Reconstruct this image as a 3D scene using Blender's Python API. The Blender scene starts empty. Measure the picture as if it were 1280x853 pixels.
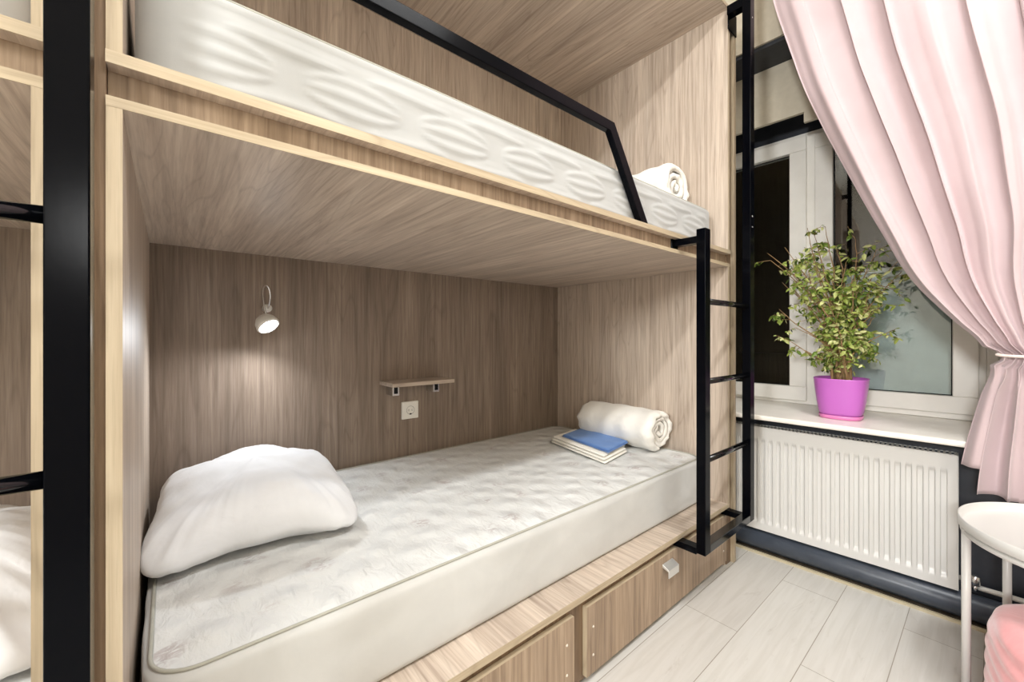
import bpy, math, random
from mathutils import Vector, Matrix, noise as mnoise
random.seed(7)
S = bpy.context.scene
C = S.collection
SK = math.radians(2.672)          # the window wall stands slightly askew to the bunks
CS, SN = math.cos(SK), math.sin(SK)
def W(c, w, z=0.0):               # window-wall frame -> world
    return Vector((c*CS - w*SN, c*SN + w*CS, z))

# ------------------------------------------------------------------ materials
def new_mat(name):
    m = bpy.data.materials.new(name); m.use_nodes = True
    nt = m.node_tree; b = nt.nodes['Principled BSDF']
    return m, nt, b
def lin(r, g, b):
    f = lambda v: (v/255/12.92) if v/255 <= .04045 else ((v/255+.055)/1.055)**2.4
    return (f(r), f(g), f(b), 1)
def N(nt, t, **k):
    n = nt.nodes.new(t)
    for a, v in k.items(): setattr(n, a, v)
    return n
def coords(nt, scale=(1,1,1), rot=(0,0,0)):
    tc = N(nt, 'ShaderNodeTexCoord'); mp = N(nt, 'ShaderNodeMapping')
    mp.inputs['Scale'].default_value = scale; mp.inputs['Rotation'].default_value = rot
    nt.links.new(tc.outputs['Object'], mp.inputs['Vector']); return mp.outputs['Vector']
def noise(nt, vec, scale=5, detail=4, rough=.55, dist=0.0):
    n = N(nt, 'ShaderNodeTexNoise'); n.inputs['Scale'].default_value = scale
    n.inputs['Detail'].default_value = detail; n.inputs['Roughness'].default_value = rough
    n.inputs['Distortion'].default_value = dist
    nt.links.new(vec, n.inputs['Vector']); return n.outputs['Fac']
def ramp(nt, fac, stops):
    r = N(nt, 'ShaderNodeValToRGB'); e = r.color_ramp.elements
    while len(e) < len(stops): e.new(.5)
    for i, (p, c) in enumerate(stops): e[i].position = p; e[i].color = c
    nt.links.new(fac, r.inputs['Fac']); return r.outputs['Color']
def mix(nt, a, b, fac, mode='MIX'):
    m = N(nt, 'ShaderNodeMix', data_type='RGBA', blend_type=mode)
    for s, v in ((m.inputs[0], fac), (m.inputs[6], a), (m.inputs[7], b)):
        if isinstance(v, bpy.types.NodeSocket): nt.links.new(v, s)
        else: s.default_value = v
    return m.outputs[2]
def bump(nt, b, h, strength=.2, dist=.002):
    n = N(nt, 'ShaderNodeBump'); n.inputs['Strength'].default_value = strength
    n.inputs['Distance'].default_value = dist
    nt.links.new(h, n.inputs['Height']); nt.links.new(n.outputs['Normal'], b.inputs['Normal'])
def plain(name, rgb, rough=.5, metal=0.0, spec=.5, bumps=None, var=0.0):
    m, nt, b = new_mat(name)
    b.inputs['Base Color'].default_value = lin(*rgb); b.inputs['Roughness'].default_value = rough
    b.inputs['Metallic'].default_value = metal; b.inputs['Specular IOR Level'].default_value = spec
    v = coords(nt)
    n = noise(nt, v, bumps[0] if bumps else 12, 3)
    if var:
        c0 = lin(*[max(0, q-var) for q in rgb]); c1 = lin(*[min(255, q+var) for q in rgb])
        nt.links.new(ramp(nt, n, [(.3, c0), (.7, c1)]), b.inputs['Base Color'])
    if bumps: bump(nt, b, n, bumps[1], bumps[2])
    return m
def wood(name, axis, dark, mid, light, rough=.45):
    m, nt, b = new_mat(name)
    def sc(across, along): return tuple(along if i == axis else across for i in range(3))
    fine = noise(nt, coords(nt, sc(75, 2.2)), 1.0, 5, .65, .3)
    broad = noise(nt, coords(nt, sc(9, .55)), 1.0, 3, .5, .6)
    pore = noise(nt, coords(nt, sc(260, 9)), 1.0, 2, .6)
    # cathedral figure: bands of a slowly warped coordinate
    cv = coords(nt, sc(5.5, .5))
    warp = noise(nt, cv, 1.0, 2, .5, .8)
    mm = N(nt, 'ShaderNodeMath', operation='MULTIPLY'); mm.inputs[1].default_value = 26
    nt.links.new(warp, mm.inputs[0])
    si = N(nt, 'ShaderNodeMath', operation='PINGPONG'); si.inputs[1].default_value = 1.0
    nt.links.new(mm.outputs[0], si.inputs[0])
    c1 = ramp(nt, fine, [(.28, lin(*dark)), (.5, lin(*mid)), (.72, lin(*light))])
    c2 = ramp(nt, broad, [(.3, (.80,.79,.79,1)), (.7, (1.10,1.10,1.10,1))])
    col = mix(nt, c1, c2, 1.0, 'MULTIPLY')
    c3 = ramp(nt, si.outputs[0], [(0.0, (.80,.78,.77,1)), (.22, (1,1,1,1)), (1.0, (1.03,1.03,1.03,1))])
    col = mix(nt, col, c3, .7, 'MULTIPLY')
    c4 = ramp(nt, pore, [(.30, (.84,.83,.82,1)), (.48, (1,1,1,1))])
    col = mix(nt, col, c4, .75, 'MULTIPLY')
    nt.links.new(col, b.inputs['Base Color'])
    b.inputs['Roughness'].default_value = rough
    b.inputs['Specular IOR Level'].default_value = .35
    bump(nt, b, fine, .12, .0008)
    return m
WD, WM, WL = (166,149,134), (193,177,161), (213,199,183)
M = {}
M['wood_x'] = wood('ash_laminate_lengthwise', 0, WD, WM, WL)
M['wood_y'] = wood('ash_laminate_crosswise', 1, WD, WM, WL)
M['wood_z'] = wood('ash_laminate_upright', 2, WD, WM, WL)
M['wood_back_shaded'] = wood('shaded_laminate_back', 2, (118,103,91), (140,124,110), (160,144,130))  # lower back panel: shade inside the berth put into the wood colour
M['wood_drawer'] = wood('brown_laminate_drawer', 2, (130,110,90), (156,135,113), (178,157,134))
M['wood_dark'] = wood('brown_laminate_upright', 2, (104,84,64), (128,106,84), (148,124,100))
M['edge'] = wood('light_edge_banding', 0, (172,155,129), (188,171,144), (202,186,159))
M['edge_z'] = wood('light_edge_banding_upright', 2, (172,155,129), (188,171,144), (202,186,159))
M['black'] = plain('black_gloss_paint', (3,4,8), .18, 0, .08, (60, .08, .0006))
M['rung'] = plain('black_gloss_rung', (5,6,9), .12, 0, .6)
M['chrome'] = plain('chrome', (222,222,222), .22, 1.0)
M['steel'] = plain('brushed_steel', (225,224,220), .4, .7)
M['screw'] = plain('pale_screw_cap', (215,205,190), .4)
M['white_metal'] = plain('white_enamel', (212,210,206), .32, 0, .5)
M['white_plastic'] = plain('white_plastic', (238,235,228), .35)
M['pvc'] = plain('white_window_plastic', (240,236,228), .35, 0, .5, None, 3)
M['sill'] = plain('cream_sill', (240,234,224), .3, 0, .5, None, 3)
M['navy'] = plain('dark_slate_paint', (44,47,54), .45, 0, .4, (18, .25, .003), 5)
M['pipe'] = plain('dark_slate_gloss_pipe', (62,68,78), .35, 0, .5, (20, .2, .003), 5)
M['beige_wall'] = plain('beige_wall_paint', (206,196,176), .7, 0, .3, (30, .15, .002), 4)
M['white_wall'] = plain('white_wall_paint', (236,232,226), .75, 0, .3, (30, .15, .002), 3)
M['dark_gap'] = plain('black_hollow', (12,12,12), .8)
M['beige_strip'] = plain('beige_quadrant', (190,178,150), .5)
M['skirt_dark'] = plain('dirty_joint', (70,62,50), .8, 0, .3, (40, .4, .003), 15)

# fabrics -----------------------------------------------------------
def fabric(name, rgb, rough=.9, sheen=.3, wr=(8, .5, .01), weave=900, var=3, trans=0.0):
    m, nt, b = new_mat(name)
    v = coords(nt)
    n1 = noise(nt, v, wr[0], 4, .6, .4); n2 = noise(nt, v, weave, 1)
    c = ramp(nt, n1, [(.3, lin(*[max(0,q-var) for q in rgb])), (.7, lin(*[min(255,q+var) for q in rgb]))])
    nt.links.new(c, b.inputs['Base Color'])
    b.inputs['Roughness'].default_value = rough
    b.inputs['Sheen Weight'].default_value = sheen
    b.inputs['Specular IOR Level'].default_value = .2
    b1 = N(nt, 'ShaderNodeBump'); b1.inputs['Strength'].default_value = wr[1]; b1.inputs['Distance'].default_value = wr[2]
    nt.links.new(n1, b1.inputs['Height'])
    b2 = N(nt, 'ShaderNodeBump'); b2.inputs['Strength'].default_value = .15; b2.inputs['Distance'].default_value = .0005
    nt.links.new(n2, b2.inputs['Height']); nt.links.new(b1.outputs['Normal'], b2.inputs['Normal'])
    nt.links.new(b2.outputs['Normal'], b.inputs['Normal'])
    if trans:
        out = nt.nodes['Material Output']; t = N(nt, 'ShaderNodeBsdfTranslucent')
        nt.links.new(c, t.inputs['Color']); ms = N(nt, 'ShaderNodeMixShader'); ms.inputs[0].default_value = trans
        nt.links.new(b.outputs[0], ms.inputs[1]); nt.links.new(t.outputs[0], ms.inputs[2]); nt.links.new(ms.outputs[0], out.inputs['Surface'])
    return m
M['pillow'] = fabric('white_pillow_cotton', (228,229,231), .85, .3, (9, .35, .008))
M['duvet'] = fabric('white_duvet_cotton', (236,232,224), .9, .3, (14, .5, .008))
M['linen'] = fabric('white_folded_linen', (240,236,226), .9, .2, (12, .3, .004))
M['blue'] = fabric('blue_cloth', (92,134,196), .85, .2, (14, .35, .004), var=6)
M['curtain'] = fabric('pink_curtain_cloth', (208,186,188), .85, .4, (5, .2, .006), 1200, 3, .12)
M['tie'] = fabric('pale_tie_cord', (238,222,214), .8, .2, (60, .3, .002))
M['pouf'] = fabric('rose_velvet', (232,160,162), .7, .8, (14, .5, .006), 700, 8)
M['piping'] = fabric('grey_white_piping', (168,166,154), .8, .2, (60, .2, .002))
M['matt_side'] = fabric('mattress_side_cloth', (192,191,187), .85, .25, (7, .25, .005), 700, 4)
M['matt_side_q'] = fabric('quilted_side_cloth', (174,174,172), .85, .25, (7, .15, .004), 700, 3)
def quilt_top(name):
    m, nt, b = new_mat(name)
    v = coords(nt)
    # faint floral sprigs printed in mauve-grey
    vo = N(nt, 'ShaderNodeTexVoronoi'); vo.inputs['Scale'].default_value = 7.2; vo.inputs['Randomness'].default_value = .45
    mp = coords(nt, (1, 1, 0)); nt.links.new(mp, vo.inputs['Vector'])
    spot = ramp(nt, vo.outputs['Distance'], [(.14, (1,1,1,1)), (.30, (0,0,0,1))])
    nz = noise(nt, coords(nt, (30, 55, 1)), 1.0, 4, .6, 1.2)
    petal = ramp(nt, nz, [(.47, (0,0,0,1)), (.56, (1,1,1,1))])
    mask = mix(nt, spot, petal, 1.0, 'MULTIPLY')
    base = ramp(nt, noise(nt, v, 5, 3), [(.3, lin(206,206,203)), (.7, lin(216,216,213))])
    mk = N(nt, 'ShaderNodeMath', operation='MULTIPLY'); mk.inputs[1].default_value = .72
    nt.links.new(mask, mk.inputs[0])
    col = mix(nt, base, lin(172,160,158), mk.outputs[0])
    nt.links.new(col, b.inputs['Base Color'])
    b.inputs['Roughness'].default_value = .8; b.inputs['Sheen Weight'].default_value = .2
    # quilting
    w1 = N(nt, 'ShaderNodeTexWave', wave_type='BANDS', bands_direction='DIAGONAL', wave_profile='SIN')
    w1.inputs['Scale'].default_value = 4.2; w1.inputs['Distortion'].default_value = 2.5; w1.inputs['Detail'].default_value = 1
    nt.links.new(coords(nt, (1,1,0)), w1.inputs['Vector'])
    w2 = N(nt, 'ShaderNodeTexWave', wave_type='BANDS', bands_direction='DIAGONAL', wave_profile='SIN')
    w2.inputs['Scale'].default_value = 4.2; w2.inputs['Distortion'].default_value = 2.5; w2.inputs['Detail'].default_value = 1
    nt.links.new(coords(nt, (1,-1,0)), w2.inputs['Vector'])
    mx = N(nt, 'ShaderNodeMath', operation='MULTIPLY'); nt.links.new(w1.outputs['Fac'], mx.inputs[0]); nt.links.new(w2.outputs['Fac'], mx.inputs[1])
    b1 = N(nt, 'ShaderNodeBump'); b1.inputs['Strength'].default_value = .7; b1.inputs['Distance'].default_value = .014
    nt.links.new(mx.outputs[0], b1.inputs['Height'])
    b2 = N(nt, 'ShaderNodeBump'); b2.inputs['Strength'].default_value = .7; b2.inputs['Distance'].default_value = .008
    nt.links.new(noise(nt, coords(nt, (45, 22, 20)), 1.0, 3, .55, .6), b2.inputs['Height']); nt.links.new(b1.outputs['Normal'], b2.inputs['Normal'])
    nt.links.new(b2.outputs['Normal'], b.inputs['Normal'])
    return m
M['matt_top'] = quilt_top('mattress_floral_ticking')

# floor: pale laminate planks lying along x
def floor_mat():
    m, nt, b = new_mat('pale_laminate_planks')
    tc = N(nt, 'ShaderNodeTexCoord'); mp = N(nt, 'ShaderNodeMapping')
    mp.inputs['Location'].default_value = (.55, -.212, 0)
    nt.links.new(tc.outputs['Object'], mp.inputs['Vector'])
    br = N(nt, 'ShaderNodeTexBrick'); br.offset = .37; br.offset_frequency = 2
    br.inputs['Scale'].default_value = 1; br.inputs['Brick Width'].default_value = 1.29; br.inputs['Row Height'].default_value = .19
    br.inputs['Mortar Size'].default_value = .0013; br.inputs['Mortar Smooth'].default_value = .2
    br.inputs['Color1'].default_value = lin(208,205,199); br.inputs['Color2'].default_value = lin(199,195,189); br.inputs['Mortar'].default_value = lin(150,142,130)
    nt.links.new(mp.outputs['Vector'], br.inputs['Vector'])
    g = noise(nt, coords(nt, (2.5, 40, 1)), 1.0, 5, .6, .8)
    col = mix(nt, br.outputs['Color'], ramp(nt, g, [(.32, (.90,.89,.87,1)), (.6, (1.03,1.03,1.03,1))]), .8, 'MULTIPLY')
    g2 = noise(nt, coords(nt, (3, 11, 1)), 1.0, 4, .7, 2)
    col = mix(nt, col, ramp(nt, g2, [(.60, (1,1,1,1)), (.72, (.86,.84,.82,1))]), .8, 'MULTIPLY')
    nt.links.new(col, b.inputs['Base Color']); b.inputs['Roughness'].default_value = .38
    bump(nt, b, br.outputs['Fac'], -.4, .001)
    return m
M['floor'] = floor_mat()
def glass_mat(name, tint=(0.92,.95,.94,1), refl=.5):
    m, nt, b = new_mat(name); nt.nodes.remove(b)
    out = nt.nodes['Material Output']
    tr = N(nt, 'ShaderNodeBsdfTransparent'); tr.inputs[0].default_value = tint
    gl = N(nt, 'ShaderNodeBsdfGlossy'); gl.inputs['Roughness'].default_value = .02
    fr = N(nt, 'ShaderNodeFresnel'); fr.inputs['IOR'].default_value = 1.75
    ms = N(nt, 'ShaderNodeMixShader'); nt.links.new(fr.outputs[0], ms.inputs[0])
    nt.links.new(tr.outputs[0], ms.inputs[1]); nt.links.new(gl.outputs[0], ms.inputs[2]); nt.links.new(ms.outputs[0], out.inputs['Surface'])
    return m
M['glass'] = glass_mat('double_glazing')
M['pot'] = plain('orchid_pink_plastic', (192,104,192), .32, 0, .5)
M['saucer'] = plain('pink_plastic_tray', (224,130,186), .32, 0, .5)
M['soil'] = plain('potting_soil', (52,40,30), .95, 0, .2, (60, .8, .01), 12)
M['bark'] = plain('ficus_bark', (150,120,84), .8, 0, .3, (60, .5, .003), 18)
M['board'] = plain('pale_grey_board', (225,232,229), .6, 0, .3, None, 5)
M['outside'] = plain('night_brick', (40,34,30), .9, 0, .2, (9, .5, .01), 8)
def leaf_mat():
    m, nt, b = new_mat('variegated_ficus_leaf')
    at = N(nt, 'ShaderNodeAttribute', attribute_name='leafvar')
    c = ramp(nt, at.outputs['Fac'], [(0.0, lin(46,66,24)), (.42, lin(112,138,52)), (.7, lin(178,190,96)), (1.0, lin(228,228,165))])
    nt.links.new(c, b.inputs['Base Color']); b.inputs['Roughness'].default_value = .45
    out = nt.nodes['Material Output']; t = N(nt, 'ShaderNodeBsdfTranslucent'); nt.links.new(c, t.inputs['Color'])
    ms = N(nt, 'ShaderNodeMixShader'); ms.inputs[0].default_value = .25
    nt.links.new(b.outputs[0], ms.inputs[1]); nt.links.new(t.outputs[0], ms.inputs[2]); nt.links.new(ms.outputs[0], out.inputs['Surface'])
    return m
M['leaf'] = leaf_mat()
def emis(name, rgb, s):
    m, nt, b = new_mat(name); b.inputs['Emission Color'].default_value = (*rgb, 1); b.inputs['Emission Strength'].default_value = s
    b.inputs['Base Color'].default_value = (.9,.9,.9,1); return m
M['led'] = emis('cool_led', (.9,.95,1), 60)
M['diffuser'] = emis('warm_white_diffuser', (1,.95,.88), 10)

# ------------------------------------------------------------------ mesh builder
class MB:
    def __init__(s): s.v = []; s.f = []; s.sm = []
    def add(s, vs, fs, smooth=False):
        o = len(s.v); s.v += [tuple(v) for v in vs]
        s.f += [tuple(o+i for i in f) for f in fs]; s.sm += [smooth]*len(fs); return s
    def box(s, x0, x1, y0, y1, z0, z1):
        vs = [(x,y,z) for x in (x0,x1) for y in (y0,y1) for z in (z0,z1)]
        return s.add(vs, [(0,1,3,2),(4,6,7,5),(0,4,5,1),(2,3,7,6),(0,2,6,4),(1,5,7,3)])
    def prism(s, poly, axis, a, b):      # closed outline extruded along an axis
        n = len(poly)
        def P(p, t):
            q = list(p); q.insert(axis, t); return tuple(q)
        vs = [P(p, a) for p in poly] + [P(p, b) for p in poly]
        return s.add(vs, [tuple(range(n))[::-1], tuple(range(n, 2*n))] + [(i,(i+1)%n,n+(i+1)%n,n+i) for i in range(n)])
    def tube(s, pts, r, n=10, caps=True, smooth=True, closed=False):
        pts = [Vector(p) for p in pts]; rs = r if isinstance(r, (list,tuple)) else [r]*len(pts)
        K = len(pts); t0 = None; vs = []
        up = None
        for i in range(K):
            if closed: t = (pts[(i+1)%K]-pts[i-1]).normalized()
            else: t = (pts[min(i+1,K-1)]-pts[max(i-1,0)]).normalized()
            if up is None:
                up = Vector((0,0,1)) if abs(t.z) < .9 else Vector((1,0,0))
            a = (up - t*up.dot(t))
            if a.length < 1e-5: a = t.orthogonal()
            a.normalize(); up = a; b = t.cross(a)
            for k in range(n):
                an = 2*math.pi*k/n; vs.append(pts[i] + (a*math.cos(an)+b*math.sin(an))*rs[i])
        fs = []
        for i in range(K if closed else K-1):
            j = (i+1) % K
            for k in range(n): fs.append((i*n+k, j*n+k, j*n+(k+1)%n, i*n+(k+1)%n))
        s.add(vs, fs, smooth)
        if caps and not closed:
            o = len(s.v)-len(vs)
            s.f += [tuple(o+k for k in range(n))[::-1][::-1], tuple(o+(K-1)*n+k for k in range(n))[::-1]]; s.sm += [False, False]
        return s
    def rings(s, rings, closed_ends=(True, True), smooth=True):
        n = len(rings[0]); vs = [p for r in rings for p in r]; fs = []
        for i in range(len(rings)-1):
            for k in range(n): fs.append((i*n+k, i*n+(k+1)%n, (i+1)*n+(k+1)%n, (i+1)*n+k))
        o = len(s.v); s.add(vs, fs, smooth)
        if closed_ends[0]: s.f.append(tuple(o+k for k in range(n))[::-1]); s.sm.append(smooth)
        if closed_ends[1]: s.f.append(tuple(o+(len(rings)-1)*n+k for k in range(n))); s.sm.append(smooth)
        return s
    def lathe(s, prof, c, n=40, axis='z', smooth=True):
        R = []
        for (r, h) in prof:
            ring = []
            for k in range(n):
                a = 2*math.pi*k/n; u, v = r*math.cos(a), r*math.sin(a)
                if axis == 'z': ring.append((c[0]+u, c[1]+v, c[2]+h))
                elif axis == 'y': ring.append((c[0]+u, c[1]+h, c[2]-v))
                else: ring.append((c[0]+h, c[1]+u, c[2]+v))
            R.append(ring)
        return s.rings(R, smooth=smooth)
    def grid(s, nu, nv, fn, smooth=True):
        vs = [fn(i/nu, j/nv) for j in range(nv+1) for i in range(nu+1)]
        fs = [(j*(nu+1)+i, j*(nu+1)+i+1, (j+1)*(nu+1)+i+1, (j+1)*(nu+1)+i) for j in range(nv) for i in range(nu)]
        return s.add(vs, fs, smooth)
    def build(s, name, mat, parent=None, bevel=0.0, attr=None):
        off = Vector(parent['o']) if parent is not None and 'o' in parent else Vector((0,0,0))
        me = bpy.data.meshes.new(name)
        me.from_pydata([tuple(Vector(v)-off) for v in s.v], [], s.f)
        for p, q in zip(me.polygons, s.sm): p.use_smooth = q
        mats = mat if isinstance(mat, (list,tuple)) else [mat]
        for q in mats: me.materials.append(q)
        if attr:
            a = me.attributes.new('leafvar', 'FLOAT', 'FACE'); a.data.foreach_set('value', attr)
        import bmesh
        bm = bmesh.new(); bm.from_mesh(me); bmesh.ops.recalc_face_normals(bm, faces=bm.faces[:]); bm.to_mesh(me); bm.free()
        me.update()
        o = bpy.data.objects.new(name, me); C.objects.link(o)
        if parent is not None:
            o.parent = parent; o['o'] = tuple(off)
        if bevel:
            b = o.modifiers.new('bevel', 'BEVEL'); b.width = bevel; b.segments = 2; b.limit_method = 'ANGLE'
        return o
def thing(name, label, cat, loc, group=None, win=False, kind=None):
    """Empty at the base of a thing; parts are authored in room (or window-wall) coordinates"""
    o = bpy.data.objects.new(name, None); C.objects.link(o); o.empty_display_size = .05
    o['o'] = tuple(loc); v = Vector(loc)
    o.location = W(*v) if win else v
    if win: o.rotation_euler.z = SK
    if kind: o['kind'] = kind
    else: o['label'] = label; o['category'] = cat
    if group: o['group'] = group
    return o
def struct(name, mb, mat, win=False, bevel=0):
    o = mb.build(name, mat, None, bevel); o['kind'] = 'structure'
    if win: o.rotation_euler.z = SK
    return o
def copy_tree(o, parent=None, dx=0.0):
    c = o.copy(); C.objects.link(c)
    if parent is not None: c.parent = parent
    for ch in list(o.children): copy_tree(ch, c)
    return c

# ------------------------------------------------------------------ room shell
ZC = 3.45; YF, YB, XL = -1.45, 1.90, -3.2
struct('floor', MB().box(XL, 2.9, YF-.1, YB+.1, -.05, 0), M['floor'])
struct('ceiling', MB().box(XL, 3.1, YF-.1, YB+.1, ZC, ZC+.05), M['white_wall'])
struct('wall_back', MB().box(XL, 3.1, YB, YB+.08, -.05, ZC), M['white_wall'])
struct('wall_front', MB().box(XL, 3.1, YF-.08, YF, -.05, ZC), M['beige_wall'])
struct('wall_left', MB().box(XL-.08, XL, YF-.1, YB+.1, -.05, ZC), M['white_wall'])
# window wall, built in its own skewed frame (X = distance, Y = along the wall)
CW, CF = 2.31, 2.70                       # wall face, window face
YL, YR = 1.45, -.80                       # opening sides
m = MB()
m.box(CW, 3.0, -1.8, YR, .0, ZC); m.box(CW, 3.0, YL, 2.1, 0, ZC)
m.box(CW, 3.0, YR, YL, 0, .655)
struct('wall_right', m, M['navy'], True)
m = MB(); m.box(CW-.012, 3.0, -1.8, 2.1, 2.515, ZC)
struct('trim_1', m, M['beige_wall'], True)
# dark soffit board of the recess and beige hanging panel
struct('trim_2', MB().box(CW, 2.98, YR, YL, 2.495, 2.514), M['navy'], True)
struct('trim_3', MB().prism([(YL,2.494),(YR,2.494),(YR,2.145),(.51,2.145),(.51,2.198),(YL,2.198)], 0, 2.50, 2.52), M['beige_wall'], True)
struct('trim_4', MB().box(2.72, 2.98, YR, YL, 2.172, 2.494), M['navy'], True)
# reveal cheek on the right of the opening, pale
struct('trim_5', MB().box(2.60, 2.76, YR, -.14, .682, 2.17), M['pvc'], True)

# sill
m = MB(); m.box(2.17, 2.74, YR+.02, YL-.02, .657, .680)
m.add([], [])
sill = struct('trim_6', m, M['sill'], True, .006)

# window (frame, two sashes, panes, handle)
def frame_ring(mb, c0, c1, w0, w1, z0, z1, t):
    mb.box(c0, c1, w0, w1, z0, z0+t); mb.box(c0, c1, w0, w1, z1-t, z1)
    mb.box(c0, c1, w0, w0+t, z0+t, z1-t); mb.box(c0, c1, w1-t, w1, z0+t, z1-t)
win = thing('window_1', '', '', (CF, .3, .68), win=True, kind='structure')
m = MB(); frame_ring(m, 2.70, 2.76, -.14, YL, .681, 2.171, .035); m.box(2.70, 2.76, .500, .570, .71, 2.14); m.box(2.70, 2.76, -.105, -.079, .716, 2.136)
m.build('window_frame', M['pvc'], win, .003)
# right sash
sr = MB(); frame_ring(sr, 2.682, 2.75, -.082, .50, .708, 2.145, .078); sr.build('sash', M['pvc'], win, .004)
sl = MB(); frame_ring(sl, 2.678, 2.75, .536, 1.40, .700, 2.150, .078); sl.build('sash', M['pvc'], win, .004)
MB().box(2.715, 2.719, -.004, .422, .786, 2.067).build('pane', M['glass'], win)
MB().box(2.715, 2.719, .614, 1.322, .778, 2.072).build('pane', M['glass'], win)
g = MB(); frame_ring(g, 2.708, 2.713, -.006, .424, .784, 2.069, .006); frame_ring(g, 2.708, 2.713, .612, 1.324, .776, 2.074, .006)
g.build('glazing_seal', M['dark_gap'], win)
h = MB(); h.box(2.665, 2.678, .566, .592, 1.39, 1.46); h.box(2.645, 2.665, .573, .585, 1.42, 1.432); h.box(2.64, 2.65, .571, .587, 1.31, 1.44)
h.build('window_handle', M['white_plastic'], win, .003)
hg = MB()
for z in (.742, 1.42, 2.05): hg.tube([(2.676,-.088,z-.03),(2.676,-.088,z+.03)], .006, 8)
hg.build('hinge', M['white_plastic'], win)

# what stands outside the glass
b = thing('board', 'pale grey board standing outside behind the right window pane', 'board', (2.86, .12, .70), win=True)
MB().box(2.86, 2.875, -.10, .395, .70, 1.395).build('panel', M['board'], b, .002)
m = MB(); m.box(2.845, 2.88, -.10, .31, 1.385, 1.41); m.build('top_rail', M['pvc'], b, .002)
struct('wall_outside', MB().box(4.2, 4.3, -2.5, 3.5, -.5, 4.0), M['outside'], True)
struct('ledge_outside', MB().box(3.3, 3.6, .62, 2.8, .80, .93), M['outside'], True)

# heating pipe low on the window wall, quadrant strip at the floor
p = thing('heating_pipe', 'thick dark slate pipe running along the floor under the radiator', 'pipe', (2.27, .2, .055), win=True)
MB().tube([(2.262, -1.42, .058), (2.262, 1.9, .058)], .046, 20).build('pipe', M['pipe'], p)
p['label'] = 'thick dark slate pipe running along the floor under the radiator'
struct('baseboard_right', MB().box(2.225, 2.305, -1.4, 1.9, 0, .012), M['skirt_dark'], True)
struct('trim_7', MB().box(2.213, 2.225, -1.4, 1.9, 0, .010), M['beige_strip'], True)

# radiator
RC, R0, R1, RZ0, RZ1 = 2.236, -.015, .985, .112, .612
rad = thing('radiator', 'white ribbed panel radiator on the dark wall under the window sill', 'radiator', (2.27, .47, .112), win=True)
# fluted front pressing
nr = 30; prof = []
def fl(y):
    e0, e1 = R0+.024, R1-.024
    if y < e0 or y > e1: return 0
    t = (y-e0)/(e1-e0)*nr; q = t-math.floor(t)
    return 0 if q > .62 else min(1, min(q, .62-q)/.09)
def rfront(u, v):
    y = R0+(R1-R0)*u; z = RZ0+(RZ1-RZ0)*v
    vz = min(1, max(0, (z-RZ0-.038)/.012))*min(1, max(0, (RZ1-.060-z)/.012))
    return (RC + .009*fl(y)*vz, y, z)
m = MB(); m.grid(1300, 60, rfront); m.build('front_panel', M['white_metal'], rad)
m = MB(); m.box(RC+.055, RC+.062, R0, R1, RZ0+.01, RZ1-.01); m.build('rear_panel', M['white_metal'], rad, .002)
m = MB(); m.box(RC-.003, RC+.062, R0-.004, R0, RZ0, RZ1); m.build('side_cover', M['white_metal'], rad, .0015)
m = MB(); m.box(RC-.003, RC+.062, R1, R1+.004, RZ0, RZ1); m.build('side_cover', M['white_metal'], rad, .0015)
m = MB(); m.box(RC, RC+.006, R0, R1, RZ1-.001, RZ1+.002); m.box(RC+.056, RC+.062, R0, R1, RZ1-.001, RZ1+.002)
k = R0
while k < R1-.004:
    m.box(RC, RC+.062, k, k+.007, RZ1-.001, RZ1+.002); k += .0145
m.build('top_grille', M['white_metal'], rad)
m = MB(); m.box(RC+.006, RC+.05, R0+.01, R1-.01, RZ0, RZ0+.006); m.build('bottom_edge', M['white_metal'], rad)
v = MB(); v.tube([(RC+.03, R0-.004, RZ0+.04), (RC+.03, R0-.045, RZ0+.04)], .009, 12); v.lathe([(0,0),(.014,0),(.014,.03),(.01,.034),(0,.034)], (RC+.03, R0-.045, RZ0+.03), 16)
v.tube([(RC+.03, R0-.045, RZ0+.03), (RC+.03, R0-.045, .119)], .007, 10)
v.build('valve', M['chrome'], rad)
MB().tube([(RC+.045, R0-.045, RZ0+.016), (RC+.045, -1.35, RZ0+.016)], .009, 12).build('supply_pipe', M['white_plastic'], rad)

# ------------------------------------------------------------------ bunk beds
FY, BY = .784, 1.850           # front plane, back plane
XI0, XI1 = -.049, 1.953        # inner faces
T = .016
def screw(mb, x, y, z, r=.0042): mb.lathe([(0,0),(r,0),(r*.8,-.0018),(0,-.0022)], (x, y, z), 12, 'y')
bunk = thing('bunk_bed', 'brown wood-panelled bunk bed in the middle with white roll and blue cloth', 'bunk bed', ((XI0+XI1)/2, FY, 0), 'panelled bunk beds')
# lower compartment
for nm, x0, x1 in (('side_panel', XI0-T, XI0), ('side_panel', XI1, XI1+T)):
    MB().box(x0, x1, FY+.001, BY, .289, 1.374).build(nm, M['wood_z'], bunk, .0006)
    MB().box(x0, x1, FY+.001, BY, 1.448, 2.551).build(nm, M['wood_z'], bunk, .0006)
    MB().box(x0-.0004, x1+.0004, FY-.0006, FY+.001, .289, 1.374).build('edge_band', M['edge_z'], bunk)
    MB().box(x0-.0004, x1+.0004, FY-.0006, FY+.001, 1.448, 2.551).build('edge_band', M['edge_z'], bunk)
    MB().box(x0, x1, FY+.018, BY, 0, .271).build('plinth_panel', M['wood_z'], bunk, .0006)
MB().box(XI0-T, XI1+T, BY, BY+.012, 0, 1.374).build('back_panel', M['wood_back_shaded'], bunk)
MB().box(XI0-T, XI1+T, BY, BY+.012, 1.374, 2.566).build('back_panel', M['wood_z'], bunk)
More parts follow.
